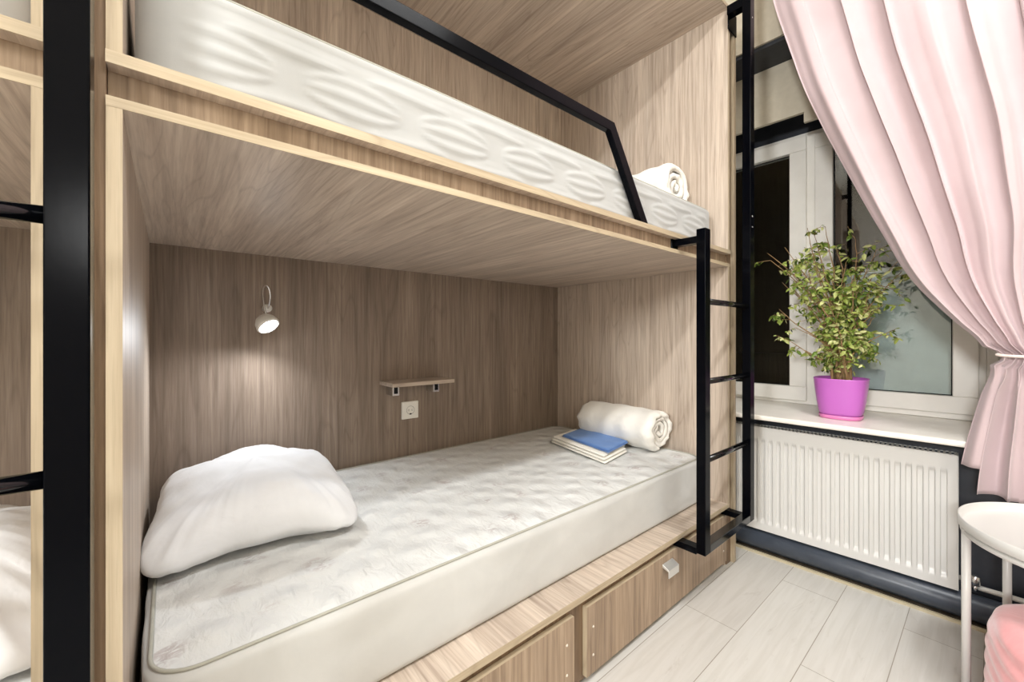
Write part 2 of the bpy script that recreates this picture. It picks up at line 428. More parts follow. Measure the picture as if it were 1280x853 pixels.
def board(nm, z0, z1, mat, y0=FY):
    o = MB().box(XI0-T, XI1+T, y0+.001, BY, z0, z1).build(nm, mat, bunk, .0006)
    MB().box(XI0-T-.0005, XI1+T+.0005, y0-.001, y0+.001, z0-.0002, z1+.0002).build('edge_band', M['edge'], o)
board('bed_deck', .271, .289, M['wood_y'])
board('ceiling_board', 1.373, 1.387, M['wood_y'])
board('bed_deck', 1.431, 1.448, M['wood_y'], FY-.004)
board('canopy', 2.551, 2.567, M['wood_y'])
# fascia boards between the decks
MB().box(XI0-T, XI1+T, FY+.022, FY+.038, 1.387, 1.431).build('fascia', M['wood_drawer'], bunk)  # browner than the decks: shadow under the upper lip put into its colour
MB().box(XI0-T, XI1+T, FY+.024, FY+.040, .012, .271).build('fascia', M['wood_dark'], bunk)
# drawers
def drawer(x0, x1, handle_x):
    d = MB().box(x0, x1, FY+.007, FY+.023, .026, .237).build('drawer', M['wood_drawer'], bunk, .0004)
    MB().box(x0, x1, FY+.0072, FY+.0228, .237, .2378).build('edge_band', M['edge'], d)
    MB().box(x0-.0008, x0, FY+.0068, FY+.0232, .026, .2378).build('edge_band', M['edge_z'], d)
    MB().box(x1, x1+.0008, FY+.0068, FY+.0232, .026, .2378).build('edge_band', M['edge_z'], d)
    for sx in (x0+.03, x1-.03):
        for sz in (.082, .168):
            q = MB(); screw(q, sx, FY+.007, sz); q.build('screw_cap', M['screw'], d)
    k = MB(); k.box(handle_x-.036, handle_x+.036, FY-.020, FY-.0165, .170, .196)
    k.prism([(FY-.020,.196),(FY-.020,.199),(FY+.007,.212),(FY+.007,.200),(FY-.0165,.193)], 0, handle_x-.036, handle_x+.036)
    k.build('handle', M['steel'], d, .001)
drawer(-.030, .904, .42); drawer(.963, 1.951, 1.43)
# guard rail on the upper berth
GY0, GY1 = FY+.004, FY+.026
g = MB()
g.prism([(XI0,1.712),(1.076,1.712),(1.252,1.448),(1.298,1.448),(1.098,1.744),(XI0,1.744)], 1, GY0, GY1)
g.build('guard_rail', M['black'], bunk, .002)
hs = MB()
hs.lathe([(0,0),(.004,0),(.003,-.002),(0,-.002)], (XI1, FY+.10, .335), 10, 'x'); hs.build('screw_cap', M['dark_gap'], bunk)
# divider strips between this bunk and the next / the outer gable
gap = MB().box(XI1+T, 2.0125, FY+.014, BY, 0, 2.567).build('filler_strip', M['wood_dark'], bunk)
MB().box(2.0125, 2.034, FY-.002, BY+.012, 0, 2.60).build('gable_panel', M['edge_z'], bunk, .0008)

left = copy_tree(bunk); left.location.x -= 2.085
left['label'] = 'brown wood-panelled bunk bed at the left edge, cut off behind the black post'
# left bunk ends against the shared divider, so its gable becomes the divider board
for ch in list(left.children):
    if ch.name.startswith('gable_panel') or ch.name.startswith('filler_strip'): bpy.data.objects.remove(ch)
dv = thing('divider_post', 'narrow upright brown wooden divider between the two bunk beds', 'post', (-.09, FY, 0))
MB().box(-.1155, -.0768, FY-.001, BY, 0, 2.6).build('light_board', M['edge_z'], dv, .0005)
MB().box(-.0766, -.0655, FY+.004, BY, 0, 2.6).build('dark_board', M['wood_dark'], dv)

# ------------------------------------------------------------------ ladders
RX0, RX1 = 1.493, 1.918      # outer-left of near post, outer-left of far post
PW = .041; LY0, LY1 = .678, .712
lad = thing('ladder', 'black metal ladder at the window end of the middle bunk bed', 'ladder', (1.72, .69, .255), 'black bunk ladders')
MB().box(RX0, RX0+PW, LY0, LY1, .252, 1.452).build('post', M['black'], lad, .002)
MB().box(RX1, RX1+PW+.003, LY0, LY1, .252, 2.95).build('post', M['black'], lad, .002)
for z in (.592, .886, 1.186):
    MB().tube([(RX0+PW-.002, .694, z), (RX1+.002, .694, z)], .0115, 14).build('rung', M['rung'], lad)
MB().box(RX0+PW, RX1, LY0, LY1, .252, .282).build('rung', M['rung'], lad, .002)
m = MB(); m.box(RX0, RX0+PW, LY1, FY+.023, .246, .270); m.build('bracket', M['black'], lad, .0015)
m = MB(); m.box(RX0+.003, RX0+PW-.006, LY1, FY+.016, 1.402, 1.428); m.box(RX0-.012, RX0+PW-.008, FY+.016, FY+.0216, 1.388, 1.4305); m.build('bracket', M['black'], lad, .001)
m = MB(); m.box(RX1+.004, RX1+PW, LY1, FY+.023, .246, .270); m.build('bracket', M['black'], lad, .0015)
m = MB(); m.box(RX1, RX1+PW, LY1, FY-.008, 2.50, 2.54); m.box(RX1+.02, RX1+.11, FY-.008, FY-.003, 2.45, 2.545); m.build('bracket', M['black'], lad, .0015)
for z in (1.53, 1.575, 2.44):
    MB().lathe([(0,0),(.004,0),(.003,-.0015),(0,-.002)], (RX1+.02, LY0, z), 10, 'y').build('screw_cap', M['chrome'], lad)

l2 = thing('ladder', 'black metal ladder in the left foreground with two visible rungs', 'ladder', (-.30, .70, 0), 'black bunk ladders')
MB().box(-.1096, -.0716, .700, .738, 0, 2.95).build('post', M['black'], l2, .002)
MB().box(-.5746, -.5366, .700, .738, .252, 1.452).build('post', M['black'], l2, .002)
for z in (.592, .889, 1.198):
    MB().tube([(-.538, .715, z), (-.1085, .715, z)], .0105, 20).build('rung', M['rung'], l2)
MB().box(-.5366, -.1096, .700, .738, .252, .282).build('rung', M['rung'], l2, .002)
for x0 in (-.5746, -.1096):
    m = MB(); m.box(x0+.002, x0+.034, .738, FY+.004, 2.50 if x0 > -.2 else 1.40, 2.54 if x0 > -.2 else 1.428); m.build('bracket', M['black'], l2, .0015)

# ------------------------------------------------------------------ mattresses
def rrect(a, b, r, inset, ns, ne, nc):
    """rounded rectangle points with constant parametrisation"""
    A, B = a-inset, b-inset; R = max(.004, r-inset*.9)
    A = max(A, R+.0005); B = max(B, R+.0005)
    pts = []
    def side(p, q, n):
        for i in range(n): t = i/n; pts.append((p[0]+(q[0]-p[0])*t, p[1]+(q[1]-p[1])*t))
    def corner(cx_, cy_, a0):
        for i in range(nc):
            an = a0+math.pi/2*i/nc; pts.append((cx_+R*math.cos(an), cy_+R*math.sin(an)))
    side((-A+R,-B),(A-R,-B),ns); corner(A-R,-B+R,-math.pi/2)
    side((A,-B+R),(A,B-R),ne); corner(A-R,B-R,0)
    side((A-R,B),(-A+R,B),ns); corner(-A+R,B-R,math.pi/2)
    side((-A,B-R),(-A,-B+R),ne); corner(-A+R,-B+R,math.pi)
    return pts
def pads(u, v, H):
    """stitched lens-shaped pads on a mattress side"""
    P = .235; d = .0035*(1-math.exp(-((v-.86*H)/(.035*H))**2)) + (.002 if v > .86*H else 0)
    for vc, off, hh in ((.42*H, 0, .24*H), (.70*H, .5, .11*H), (.10*H, .5, .15*H)):
        t = ((u/P + off) % 1.0 - .5)*2/.86
        if abs(t) >= 1: continue
        hw = hh*math.sqrt(1-t*t)
        if abs(v-vc) < hw:
            q = (v-vc)/hw; n = 2.6 if hh > .2*H else 1.4
            wr = .5+.5*math.cos(q*math.pi*n + .6*math.sin(u*23+vc*90))
            d = max(d, .0035+(1-q**6)*(1-t**6)*(.0012+.0052*wr))
    return d
def make_mattress(name, label, x0, x1, y0, y1, z0, z1, r, quilt, group, sag=0.0):
    cx_, cy_ = (x0+x1)/2, (y0+y1)/2; a, b = (x1-x0)/2, (y1-y0)/2; H = z1-z0
    root = thing(name, label, 'mattress', (cx_, cy_, z0), group)
    ns, ne, nc = (260, 110, 14)
    side_rings = []; nv = 30
    for j in range(nv+1):
        v = j/nv; e = .018
        zz = z0 + H*v
        # rounded upper and lower borders
        dv_ = min(v*H, (1-v)*H)
        ins = e*(1-math.sqrt(max(0, 1-(1-min(1, dv_/e))**2)))
        base = rrect(a, b, r, ins, ns, ne, nc); inner = rrect(a, b, r, ins+.01, ns, ne, nc)
        ring = []
        for k, (px, py) in enumerate(base):
            nx, ny = px-inner[k][0], py-inner[k][1]; L = math.hypot(nx, ny) or 1
            u = px if abs(py) > abs(b)*.9 else py
            fade = min(1, dv_/.02)
            endf = min(1, max(0, ((a-.05)-abs(px))/.05)) if abs(py) > abs(b)*.9 else 0
            if quilt: dd = pads(u+.05, v*H, H)*fade*endf
            else: dd = .006*mnoise.noise(Vector((px*3, py*3, zz*7)))*fade + .003*mnoise.noise(Vector((px*9, py*9, zz*16)))*fade
            sg = sag*(py/b*.5+.5)*v
            ring.append((cx_+px+nx/L*dd, cy_+py+ny/L*dd, zz - sg))
        side_rings.append(ring)
    m = MB().rings(side_rings, (True, False)); m.build('side_cover', M['matt_side_q' if quilt else 'matt_side'], root)
    top = []; nt_ = 44
    for j in range(nt_+1):
        ins = .018 + (b-.03)*(j/nt_)**1.15
        ring = []
        for (px, py) in rrect(a, b, r, ins, ns, ne, nc):
            zz = z1 + .004*min(1, (ins-.018)/.05)
            zz += .0035*mnoise.noise(Vector((px*4, py*4, 2)))*min(1, (ins-.018)/.08)
            zz += .0022*mnoise.noise(Vector((px*13, py*13, 5)))*min(1, (ins-.018)/.08)
            sg = sag*(py/b*.5+.5)
            ring.append((cx_+px, cy_+py, zz-sg))
        top.append(ring)
    m = MB().rings(top, (False, True)); m.build('top_cover', M['matt_top'], root)
    def pipe(z, vv):
        pts = [(cx_+p[0], cy_+p[1], z - sag*(p[1]/b*.5+.5)*vv) for p in rrect(a, b, r, .0135 if vv else .004, 90, 40, 8)]
        MB().tube(pts, .0032, 8, False, True, True).build('piping', M['piping'], root)
    pipe(z1+.001, 1); pipe(z0+.012, 0)
    return root
GM = 'mattresses'
make_mattress('mattress', 'white floral quilted mattress on the lower deck of the middle bunk', -.038, 1.935, .872, 1.835, .2895, .487, .085, False, GM, .012)
make_mattress('mattress', 'white ribbed quilted mattress on the upper deck behind the black rail', -.040, 1.885, .822, 1.75, 1.4485, 1.622, .05, True, GM)
make_mattress('mattress', 'white mattress of the left bunk, lower deck, under the creased pillow', -2.12, -.150, .872, 1.835, .2895, .487, .16, False, GM, .012)
make_mattress('mattress', 'white mattress on the upper deck of the left bunk, a corner showing', -2.12, -.137, .822, 1.75, 1.4485, 1.622, .05, True, GM)

# ------------------------------------------------------------------ pillows
def make_pillow(label, cen, a, b, th, rot, seed, mat):
    root = thing('pillow', label, 'pillow', cen)
    rx = Matrix.Rotation(rot, 3, 'Z'); NT, NR = 200, 46; rings = []
    for j in range(-NR, NR+1):
        phi = j/NR*math.pi/2; sc = max(.0, math.cos(phi))**.50; sp = math.sin(abs(phi)); ring = []
        for k in range(NT):
            t = 2*math.pi*k/NT; c, s_ = math.cos(t), math.sin(t)
            f = (abs(c)**4.6+abs(s_)**4.6)**(-1/4.6); cor = abs(math.sin(2*t))**5
            # corners stand out as small ears, the sides pull in between them
            ou = .91 + .125*cor - .02*math.sin(4*t)**2
            px, py = a*c*f*ou*sc, b*s_*f*ou*sc
            zm = th*(.40-.20*cor*sc**2)
            drop = 1-.62*cor*sc**1.5
            if j >= 0: z = zm + (th-zm)*sp**.9*drop
            else: z = zm - zm*sp**.7
            # folds running in from the corners and soft lumps
            lum = (.012*mnoise.noise(Vector((px*6, py*6, seed))) + .004*mnoise.noise(Vector((px*22, py*22, seed+3))))*min(1, sp*1.3)
            rad = .0045*math.sin(t*37+seed)*cor*sc**3 + .003*math.sin(t*61+seed*2)*max(0, sc-.55)*2*abs(math.sin(2*t))
            if j > -NR*.5: z += lum + rad*(1 if j >= 0 else .4)
            q = rx @ Vector((px, py, 0))
            ring.append((cen[0]+q.x, cen[1]+q.y, cen[2]+max(.0008, z)))
        rings.append(ring)
    MB().rings(rings, (False, False)).build('pillow_case', mat, root)
    return root
make_pillow('plump white pillow on the lower mattress under the reading lamp', (.209, 1.505, .486), .257, .325, .19, math.radians(-4), 3.1, M['pillow'])
make_pillow('creased white pillow on the lower mattress of the left bunk', (-.415, 1.33, .488), .26, .36, .20, math.radians(4), 8.7, M['pillow'])

# ------------------------------------------------------------------ rolled duvets
def make_roll(label, x, y0, y1, z, r, seed, turns=3.3, yaw=0):
    root = thing('rolled_duvet', label, 'duvet', (x, (y0+y1)/2, z))
    L = y1-y0; n = 150; prof = []
    pitch = r*.88/turns
    for i in range(n+1):
        t = i/n*turns*2*math.pi; rad = .012 + (r-.012)*(i/n)**.9
        rad += .10*pitch*math.sin(t*2.3+seed)
        a_ = t - turns*2*math.pi - 1.9; prof.append((rad*math.cos(a_), rad*math.sin(a_)))
    half = pitch*.40
    def outline():
        out, inn = [], []
        for i, (px, pz) in enumerate(prof):
            a = prof[max(0,i-1)]; b = prof[min(n,i+1)]; tx, tz = b[0]-a[0], b[1]-a[1]; l = math.hypot(tx,tz) or 1
            nx, nz = tz/l, -tx/l
            hh = half*(1 if 3 < i < n-3 else .5)
            out.append((px+nx*hh, pz+nz*hh)); inn.append((px-nx*hh, pz-nz*hh))
        return out + inn[::-1]
    ol = outline(); K = len(ol); rings = []
    ny = 40
    for j in range(ny+1):
        v = j/ny; yy = y0 + L*v
        ed = min(v, 1-v)*L; puff = 1 - .16*(1-min(1, ed/.035))**2
        ring = []
        for (px, pz) in ol:
            rr = math.hypot(px, pz)
            push = .016*(1-(rr/r)**2)*(1 if v < .5 else -1)*max(0, 1-ed/.05) 
            f = puff*(1 + .05*mnoise.noise(Vector((px*14, yy*9, pz*14+seed))) + .022*math.sin(yy*55+px*10)*(rr/r)**2)
            ring.append((x+px*f*1.0, yy+push+.014*mnoise.noise(Vector((px*26, pz*26, seed))), z + max(.001, r*.96 + pz*f*.96)))
        rings.append(ring)
    m = MB(); nK = K
    vs = [p for rg in rings for p in rg]; fs = []
    for j in range(ny):
        for k in range(nK): fs.append((j*nK+k, j*nK+(k+1)%nK, (j+1)*nK+(k+1)%nK, (j+1)*nK+k))
    # strip caps joining outer and inner spiral lines
    for j in (0, ny):
        for k in range(n): 
            q = (j*nK+k, j*nK+k+1, j*nK+K-2-k, j*nK+K-1-k)
            fs.append(q)
    m.add(vs, fs, True); m.build('duvet', M['duvet'], root)
    return root
make_roll('white duvet rolled up on the lower mattress behind the blue cloth', 1.846, 1.045, 1.50, .491, .104, 1.0)
make_roll('white duvet rolled up on the upper mattress against the end panel', 1.812, .945, 1.42, 1.630, .120, 4.0, 2.8)

# ------------------------------------------------------------------ folded linen and blue cloth
def folded(name, label, cat, c0, ex, ey, z0, layers, th, mat, seed, fold='x'):
    """a stack of folded layers; c0 corner, ex/ey edge vectors"""
    c0 = Vector(c0); ex = Vector(ex); ey = Vector(ey)
    cen = c0+ex*.5+ey*.5
    root = thing(name, label, cat, (cen.x, cen.y, z0))
    m = MB()
    for l in range(layers):
        zb = z0 + l*th; sh = (random.random()-.5)*.02
        def top(u, v, zb=zb, sh=sh, l=l):
            p = c0 + ex*(u*(1-.03*l)+.015*l+sh) + ey*(v*(1-.03*l)+.015*l)
            return p, .0025*mnoise.noise(Vector((p.x*14, p.y*14, seed+l)))
        NU = 26
        def outer(sgn):
            def fn(u, v):
                p, w = top(u, v); e = min(1, min(u, 1-u, v, 1-v)/.04)
                h = math.sqrt(max(0, 1-(1-e)**2))
                return (p.x, p.y, zb + th*.5 + sgn*th*.47*h + (w if l or sgn > 0 else 0)*h)
            return fn
        m.grid(NU, NU, outer(1)); m.grid(NU, NU, outer(-1))
    o = m.build('cloth_layers', mat, root)
    return root
folded('folded_linen', 'thick folded white bed linen on the lower mattress beneath the blue cloth', 'linen', (1.462, 1.10, 0), (.246, .047, 0), (.085, .42, 0), .491, 3, .0125, M['linen'], 3)
folded('folded_cloth', 'blue folded cloth lying on the white linen', 'cloth', (1.508, 1.115, 0), (.225, .045, 0), (.065, .345, 0), .530, 2, .0058, M['blue'], 9)

# ------------------------------------------------------------------ reading lamp, shelf, socket
rl = thing('reading_lamp', 'small round reading lamp with gooseneck on the panel above the pillow', 'lamp', (.296, BY, 1.15))
MB().lathe([(0,0),(.016,0),(.016,-.022),(.010,-.03),(0,-.03)], (.296, BY, 1.165), 20, 'y').build('wall_mount', M['white_plastic'], rl)
pts = []
key = [(.296,1.822,1.165),(.298,1.80,1.185),(.297,1.785,1.215),(.290,1.775,1.240),(.279,1.768,1.246),(.270,1.760,1.232),(.268,1.752,1.20),(.272,1.745,1.160),(.278,1.74,1.125)]
for i in range(len(key)-1):
    for t in range(4):
        p0, p1, p2, p3 = [Vector(key[max(0,min(len(key)-1,i+d_))]) for d_ in (-1,0,1,2)]; t_ = t/4
        pts.append(.5*((2*p1)+(-p0+p2)*t_+(2*p0-5*p1+4*p2-p3)*t_*t_+(-p0+3*p1-3*p2+p3)*t_**3))
pts.append(Vector(key[-1]))
MB().tube(pts, .0036, 10).build('gooseneck', M['chrome'], rl)
HT = Matrix.Rotation(math.radians(-38), 3, 'X') @ Matrix.Rotation(math.radians(-22), 3, 'Y')
def tilt(mb):
    c = Vector((.280, 1.738, 1.100)); mb.v = [tuple(c + HT @ (Vector(q) - c)) for q in mb.v]; return mb
tilt(MB().lathe([(0,.040),(.014,.039),(.026,.032),(.036,.016),(.040,-.004),(.038,-.010),(.034,-.011),(.030,-.006),(0,-.006)], (.280, 1.738, 1.098), 32)).build('lamp_shade', M['white_plastic'], rl)
tilt(MB().lathe([(0,-.0075),(.024,-.0075),(.020,-.016),(0,-.019)], (.280, 1.738, 1.098), 24)).build('led_lens', M['led'], rl)

sh = thing('wall_shelf', 'small brown wooden shelf mounted on the back panel above the socket', 'shelf', (.91, BY, .83))
MB().box(.752, 1.068, 1.700, BY-.002, .829, .846).build('shelf_board', M['wood_x'], sh, .0008)
for x in (.800, 1.010):
    k = MB(); k.box(x-.016, x+.016, BY-.075, BY-.069, .781, .829); k.box(x-.016, x-.011, BY-.069, BY, .781, .829)
    k.box(x+.011, x+.016, BY-.069, BY, .781, .829); k.box(x-.011, x+.011, BY-.069, BY, .781, .786)
    o = k.build('bracket', M['chrome'], sh, .0008)
    MB().box(x-.009, x+.009, BY-.0765, BY-.0748, .79, .822).build('bracket_slot', M['dark_gap'], o)
so = thing('wall_socket', 'square white power socket on the back panel under the shelf', 'socket', (.903, BY, .65))
MB().box(.860, .946, BY-.012, BY, .652, .737).build('cover_plate', M['white_plastic'], so, .003)
sk_ = MB().lathe([(.021,-.0125),(.0225,-.0135),(.0225,-.0125),(.019,-.0118),(.018,-.0100),(0,-.0100)], (.903, BY, .6945), 28, 'y').build('socket_well', M['white_plastic'], so)
q = MB()
q.lathe([(.0185,-.0122),(.0205,-.0128),(.0205,-.0120),(.0185,-.0120)], (.903, BY, .6945), 28, 'y')
for dx in (-.009, .009): q.lathe([(0,-.0122),(.004,-.0126),(.004,-.010),(0,-.010)], (.903+dx, BY, .6945), 12, 'y')
q.box(.898, .908, BY-.0135, BY-.011, .673, .679)
q.build('contact_hole', M['dark_gap'], so)

# ------------------------------------------------------------------ potted ficus
PC = (2.385, .345)          # centre on the sill (window-wall frame)
ZS = .6805
fic = thing('potted_ficus', 'bushy variegated ficus in a pink pot on the window sill', 'plant', (PC[0], PC[1], ZS), win=True)
def sq(r, h, n=56, p=2.9):
    ring = []
    for k in range(n):
        a = 2*math.pi*k/n; c, s_ = math.cos(a), math.sin(a)
        f = (abs(c)**p+abs(s_)**p)**(-1/p); ring.append((PC[0]+r*f*c, PC[1]+r*f*s_, ZS+h))
    return ring
pr_ = [(.060,.010),(.072,.012),(.080,.03),(.088,.08),(.094,.13),(.0985,.178),(.0995,.183),(.0965,.183),(.0945,.176),(.092,.165),(.06,.155)]
MB().rings([sq(r, h) for r, h in pr_]).build('pot', M['pot'], fic)
MB().rings([sq(r, h) for r, h in [(.060,0),(.074,0),(.078,.004),(.080,.016),(.078,.018),(.076,.010),(.06,.009)]]).build('saucer', M['saucer'], fic)
MB().rings([sq(r, h) for r, h in [(.09,.150),(.0915,.164),(.05,.170),(.01,.172)]]).build('soil', M['soil'], fic)
# stems: sheaf of thin trunks fanning out, (dx towards glass, dw along wall (+ = left in view), height)
rng = random.Random(21)
stems = MB(); leaves = MB(); lv = []
tips = [(-.02,.22,.62),(-.03,.27,.56),(.0,.13,.70),(.02,.06,.69),(-.02,.18,.42),(-.04,.24,.33),(0,.10,.55),(.02,.02,.60),(-.03,-.02,.52),
        (.03,-.08,.50),(-.02,-.12,.46),(.02,-.16,.40),(-.04,-.18,.42),(-.03,.03,.45),(.05,.05,.50),(-.05,.12,.50),(-.06,-.06,.38),(-.05,-.12,.28),(-.06,.0,.30),(.03,-.2,.52),
        (-.04,.16,.24),(.0,-.05,.62),(.05,.15,.62),(-.05,.19,.50),(-.07,-.10,.40),(-.06,-.15,.33),(-.07,-.04,.46),(-.05,.05,.37),(.04,-.12,.56),(-.02,.14,.13),(-.04,.19,.18),(-.03,-.13,.16),(-.05,-.17,.22),(.02,.24,.46),(-.01,.10,.66),(-.04,-.08,.20),(.02,-.20,.46),(-.02,.29,.60)]
def leaf(p, d, size, shade):
    d = d.normalized(); side = d.cross(Vector((rng.uniform(-1,1), rng.uniform(-1,1), rng.uniform(.2,1.2))))
    if side.length < .01: side = d.orthogonal()
    side.normalize(); up = side.cross(d)
    w = size*.26; q = [p, p+d*size*.3+side*w-up*size*.02, p+d*size*.68+side*w*.8-up*size*.10, p+d*size-up*size*.25,
         p+d*size*.68-side*w*.8-up*size*.10, p+d*size*.3-side*w-up*size*.02, p+d*size*.35+up*size*.05, p+d*size*.7-up*size*.03]
    leaves.add(q, [(0,1,6),(1,2,7,6),(2,3,7),(3,4,7),(4,5,6,7),(5,0,6)], False); lv.extend([shade+rng.uniform(-.08,.08)]*6)
def twig(p0, p1, r0, r1, bend):
    pts = []
    n = 9; side = Vector((rng.uniform(-1,1), rng.uniform(-1,1), rng.uniform(0,.4)))*bend
    for i in range(n+1):
        t = i/n; p = p0.lerp(p1, t) + side*math.sin(t*math.pi) + Vector((rng.uniform(-1,1), rng.uniform(-1,1), 0))*.003
        pts.append(p)
    stems.tube(pts, [r0+(r1-r0)*i/n for i in range(n+1)], 6, True, True); return pts
for i, (dx, dw, hh) in enumerate(tips):
    b0 = Vector((PC[0]+rng.uniform(-.03,.03), PC[1]+rng.uniform(-.035,.03), ZS+.16))
    t1 = Vector((PC[0]+dx+rng.uniform(-.03,.03), PC[1]+dw, ZS+.17+hh*1.06-.01))
    mid = b0.lerp(t1, .45) + Vector((0, -dw*.28, .05*hh))
    a = twig(b0, mid, .0052, .0036, .012); c = twig(mid, t1, .0036, .0012, .02)
    path = a[3:]+c
    for k in range(11):
        s0 = path[rng.randrange(3, len(path))]
        hgt = (s0.z-ZS-.17)
        dirv = Vector((rng.uniform(-.7,.6), rng.uniform(-1,1)+.25*dw, rng.uniform(-.35,.75))).normalized()
        ln = rng.uniform(.03,.105)
        e = s0+dirv*ln; e.x = min(e.x, 2.64)
        tw = twig(s0, e, .0012, .0006, .010)
        for _ in range(6):
            lp = tw[rng.randrange(2, len(tw))]
            ld = Vector((rng.uniform(-1,.8), rng.uniform(-1,1), rng.uniform(-1.1,.3)))
            depth = (PC[0]-lp.x)*4
            leaf(lp, ld, rng.uniform(.018,.036), min(1, max(0, rng.gauss(.60, .26))))
stems.build('stems', M['bark'], fic)
leaves.build('foliage', M['leaf'], fic, 0, lv)

# ------------------------------------------------------------------ curtain
cur = thing('curtain', 'pale pink curtain gathered by a tie-back beside the window', 'curtain', (2.12, -.1, .5), win=True)
LE = [(3.36,.66),(2.57,.552),(2.14,.440),(1.89,.353),(1.57,.230),(1.36,.143),(1.28,.115),(1.11,-.006),(1.03,-.070),(.999,-.112),(.985,-.118),(.92,-.084),(.756,-.050),(.617,-.024),(.45,-.008)]
RE = [(3.36,-1.05),(2.57,-1.0),(1.8,-.86),(1.4,-.68),(1.15,-.46),(1.03,-.345),(.999,-.315),(.985,-.315),(.92,-.36),(.756,-.43),(.45,-.50)]
def ev(tab, z):
    for (za, a), (zb, b_) in zip(tab, tab[1:]):
        if za >= z >= zb:
            t = (za-z)/(za-zb); return a+(b_-a)*t
    return tab[0][1] if z > tab[0][0] else tab[-1][1]
def smooth_ev(tab, z):
    if abs(z-.992) < .03: return ev(tab, z)
    return sum(ev(tab, z+k*.035) for k in (-2,-1,0,1,2))/5
NF = 13
def cur_pt(s, z):
    L, R = smooth_ev(LE, z), smooth_ev(RE, z); wdt = L-R
    # uneven fold spacing
    s2 = s + .012*math.sin(s*23+1.0) + .010*math.sin(s*57)
    ph = s2*NF*2*math.pi + .5*math.sin(z*1.7+s*6)
    tie = math.exp(-((z-.992)/.16)**2); 
    amp = (.016 + .014*min(1, max(0, (2.9-z)/1.2)))*(1-.45*tie)
    amp *= (.72 + .38*math.sin(s*31+2))
    if z < .95: amp *= 1.15
    kk = min(1, max(0, (.97-z)/.10)); wv = math.sin(ph)*(1-kk) + 1.15*math.sin(ph*.5+.6)*kk; c = 2.125 + amp*(wv*.8 + .22*(1-kk)*math.sin(2*ph+.8)) 
    c -= .05*math.exp(-((z-.992)/.10)**2)*0
    # overlap: lateral sway gives folded-over edges
    lat = .38*wdt/NF*(math.cos(ph)*(1-kk)+1.2*math.cos(ph*.5+.6)*kk)*(.55+.3*math.sin(s*17))
    y = L - wdt*s + lat*min(1, s*NF*.8)
    # bundle thickness at the tie
    c += -.035*tie*math.cos((s-.5)*math.pi)
    c += .012*mnoise.noise(Vector((s*9, z*3.2, 0)))
    return c, y
def hem(s):
    if s < .085: return .600+.02*s
    if s < .105: return .600-(s-.085)/.02*.085
    if s < .30: return .515-.02*(s-.105)
    return .505
m = MB()
NU_, NV_ = 620, 170
def cfn(u, v):
    zt = 3.36; zb = hem(u); z = zt+(zb-zt)*v
    # more rows near the tie
    c, y = cur_pt(u, z); return (c, y, z)
m.grid(NU_, NV_, cfn); o = m.build('curtain_cloth', M['curtain'], cur)
sd = o.modifiers.new('thick', 'SOLIDIFY'); sd.thickness = .0012
# tie-back band round the bundle
ring_ = []
for k in range(48):
    a = 2*math.pi*k/48; ring_.append((2.103+.040*math.sin(a), -.2165+.113*math.cos(a), .994+.004*math.sin(a*1)))
MB().tube(ring_, .0045, 10, False, True, True).build('tie_back', M['tie'], cur)
hk = MB(); hk.tube([(2.125,-.325,.992),(2.24,-.345,1.0),(CW,-.35,1.0)], .003, 8); hk.build('tie_hook', M['tie'], cur)
rod = thing('curtain_rail', 'white curtain rail fixed under the ceiling by the window wall', 'rail', (2.12, -.2, 3.38), win=True)
MB().box(2.10, 2.14, -1.3, 1.3, 3.37, 3.395).build('rail', M['white_metal'], rod, .003)
for w in (-1.0, 0, 1.0): MB().box(2.11, 2.13, w-.01, w+.01, 3.395, ZC).build('rail_bracket', M['white_metal'], rod)

# ------------------------------------------------------------------ side table and pouf
TX, TY, TZ, TR = 1.822, -.190, .530, .262
tb = thing('side_table', 'round white metal tray side table in front of the radiator', 'table', (TX, TY, 0))
MB().lathe([(0,-.030),(TR-.006,-.030),(TR,-.026),(TR,.0),(TR-.003,.001),(TR-.005,-.002),(TR-.006,-.022),(TR-.012,-.025),(0,-.025)], (TX,TY,TZ), 96).build('tray_top', M['white_metal'], tb)
LR = TR-.012
for an in (104, 41, 221, 284):
    a = math.radians(an); lx, ly = TX+LR*math.cos(a), TY+LR*math.sin(a)
    MB().tube([(lx, ly, .0), (lx, ly, TZ-.0305)], .0098, 16).build('leg', M['white_metal'], tb)
ring2 = [(TX+LR*math.cos(t*math.pi/36), TY+LR*math.sin(t*math.pi/36), TZ-.040) for t in range(72)]
MB().tube(ring2, .008, 10, False, True, True).build('top_ring', M['white_metal'], tb)
PX, PY, PR, PH = 1.675, -.205, .222, .330
pf = thing('pouf', 'pink velvet pleated pouf under the white side table', 'pouf', (PX, PY, 0))
def pouf(u, v):
    a = u*2*math.pi; 
    # profile
    rc = .045
    if v < .62:
        t = v/.62; r = PR*(1-.03*(2*t-1)**4); z = .012+(PH-.012-rc)*t
    elif v < .80:
        an = (v-.62)/.18*math.pi/2; r = PR*.97-rc+rc*math.cos(an); z = PH-rc+rc*math.sin(an)
    else:
        t = (v-.80)/.20; r = (PR*.97-rc)*(1-t); z = PH+.006*math.sin(t*math.pi/2)
    r = max(r, .001)
    w = .0016*math.sin(z*150+3*math.sin(a*3)+2*mnoise.noise(Vector((math.cos(a)*2, math.sin(a)*2, z*6))))*(1 if v < .8 else .2)
    w += .005*mnoise.noise(Vector((math.cos(a)*2.5, math.sin(a)*2.5, z*9)))
    r = max(.001, r+w*min(1, r/.1))
    return (PX+r*math.cos(a), PY+r*math.sin(a), z)
m = MB().grid(160, 110, pouf); m.build('velvet_cover', M['pouf'], pf)
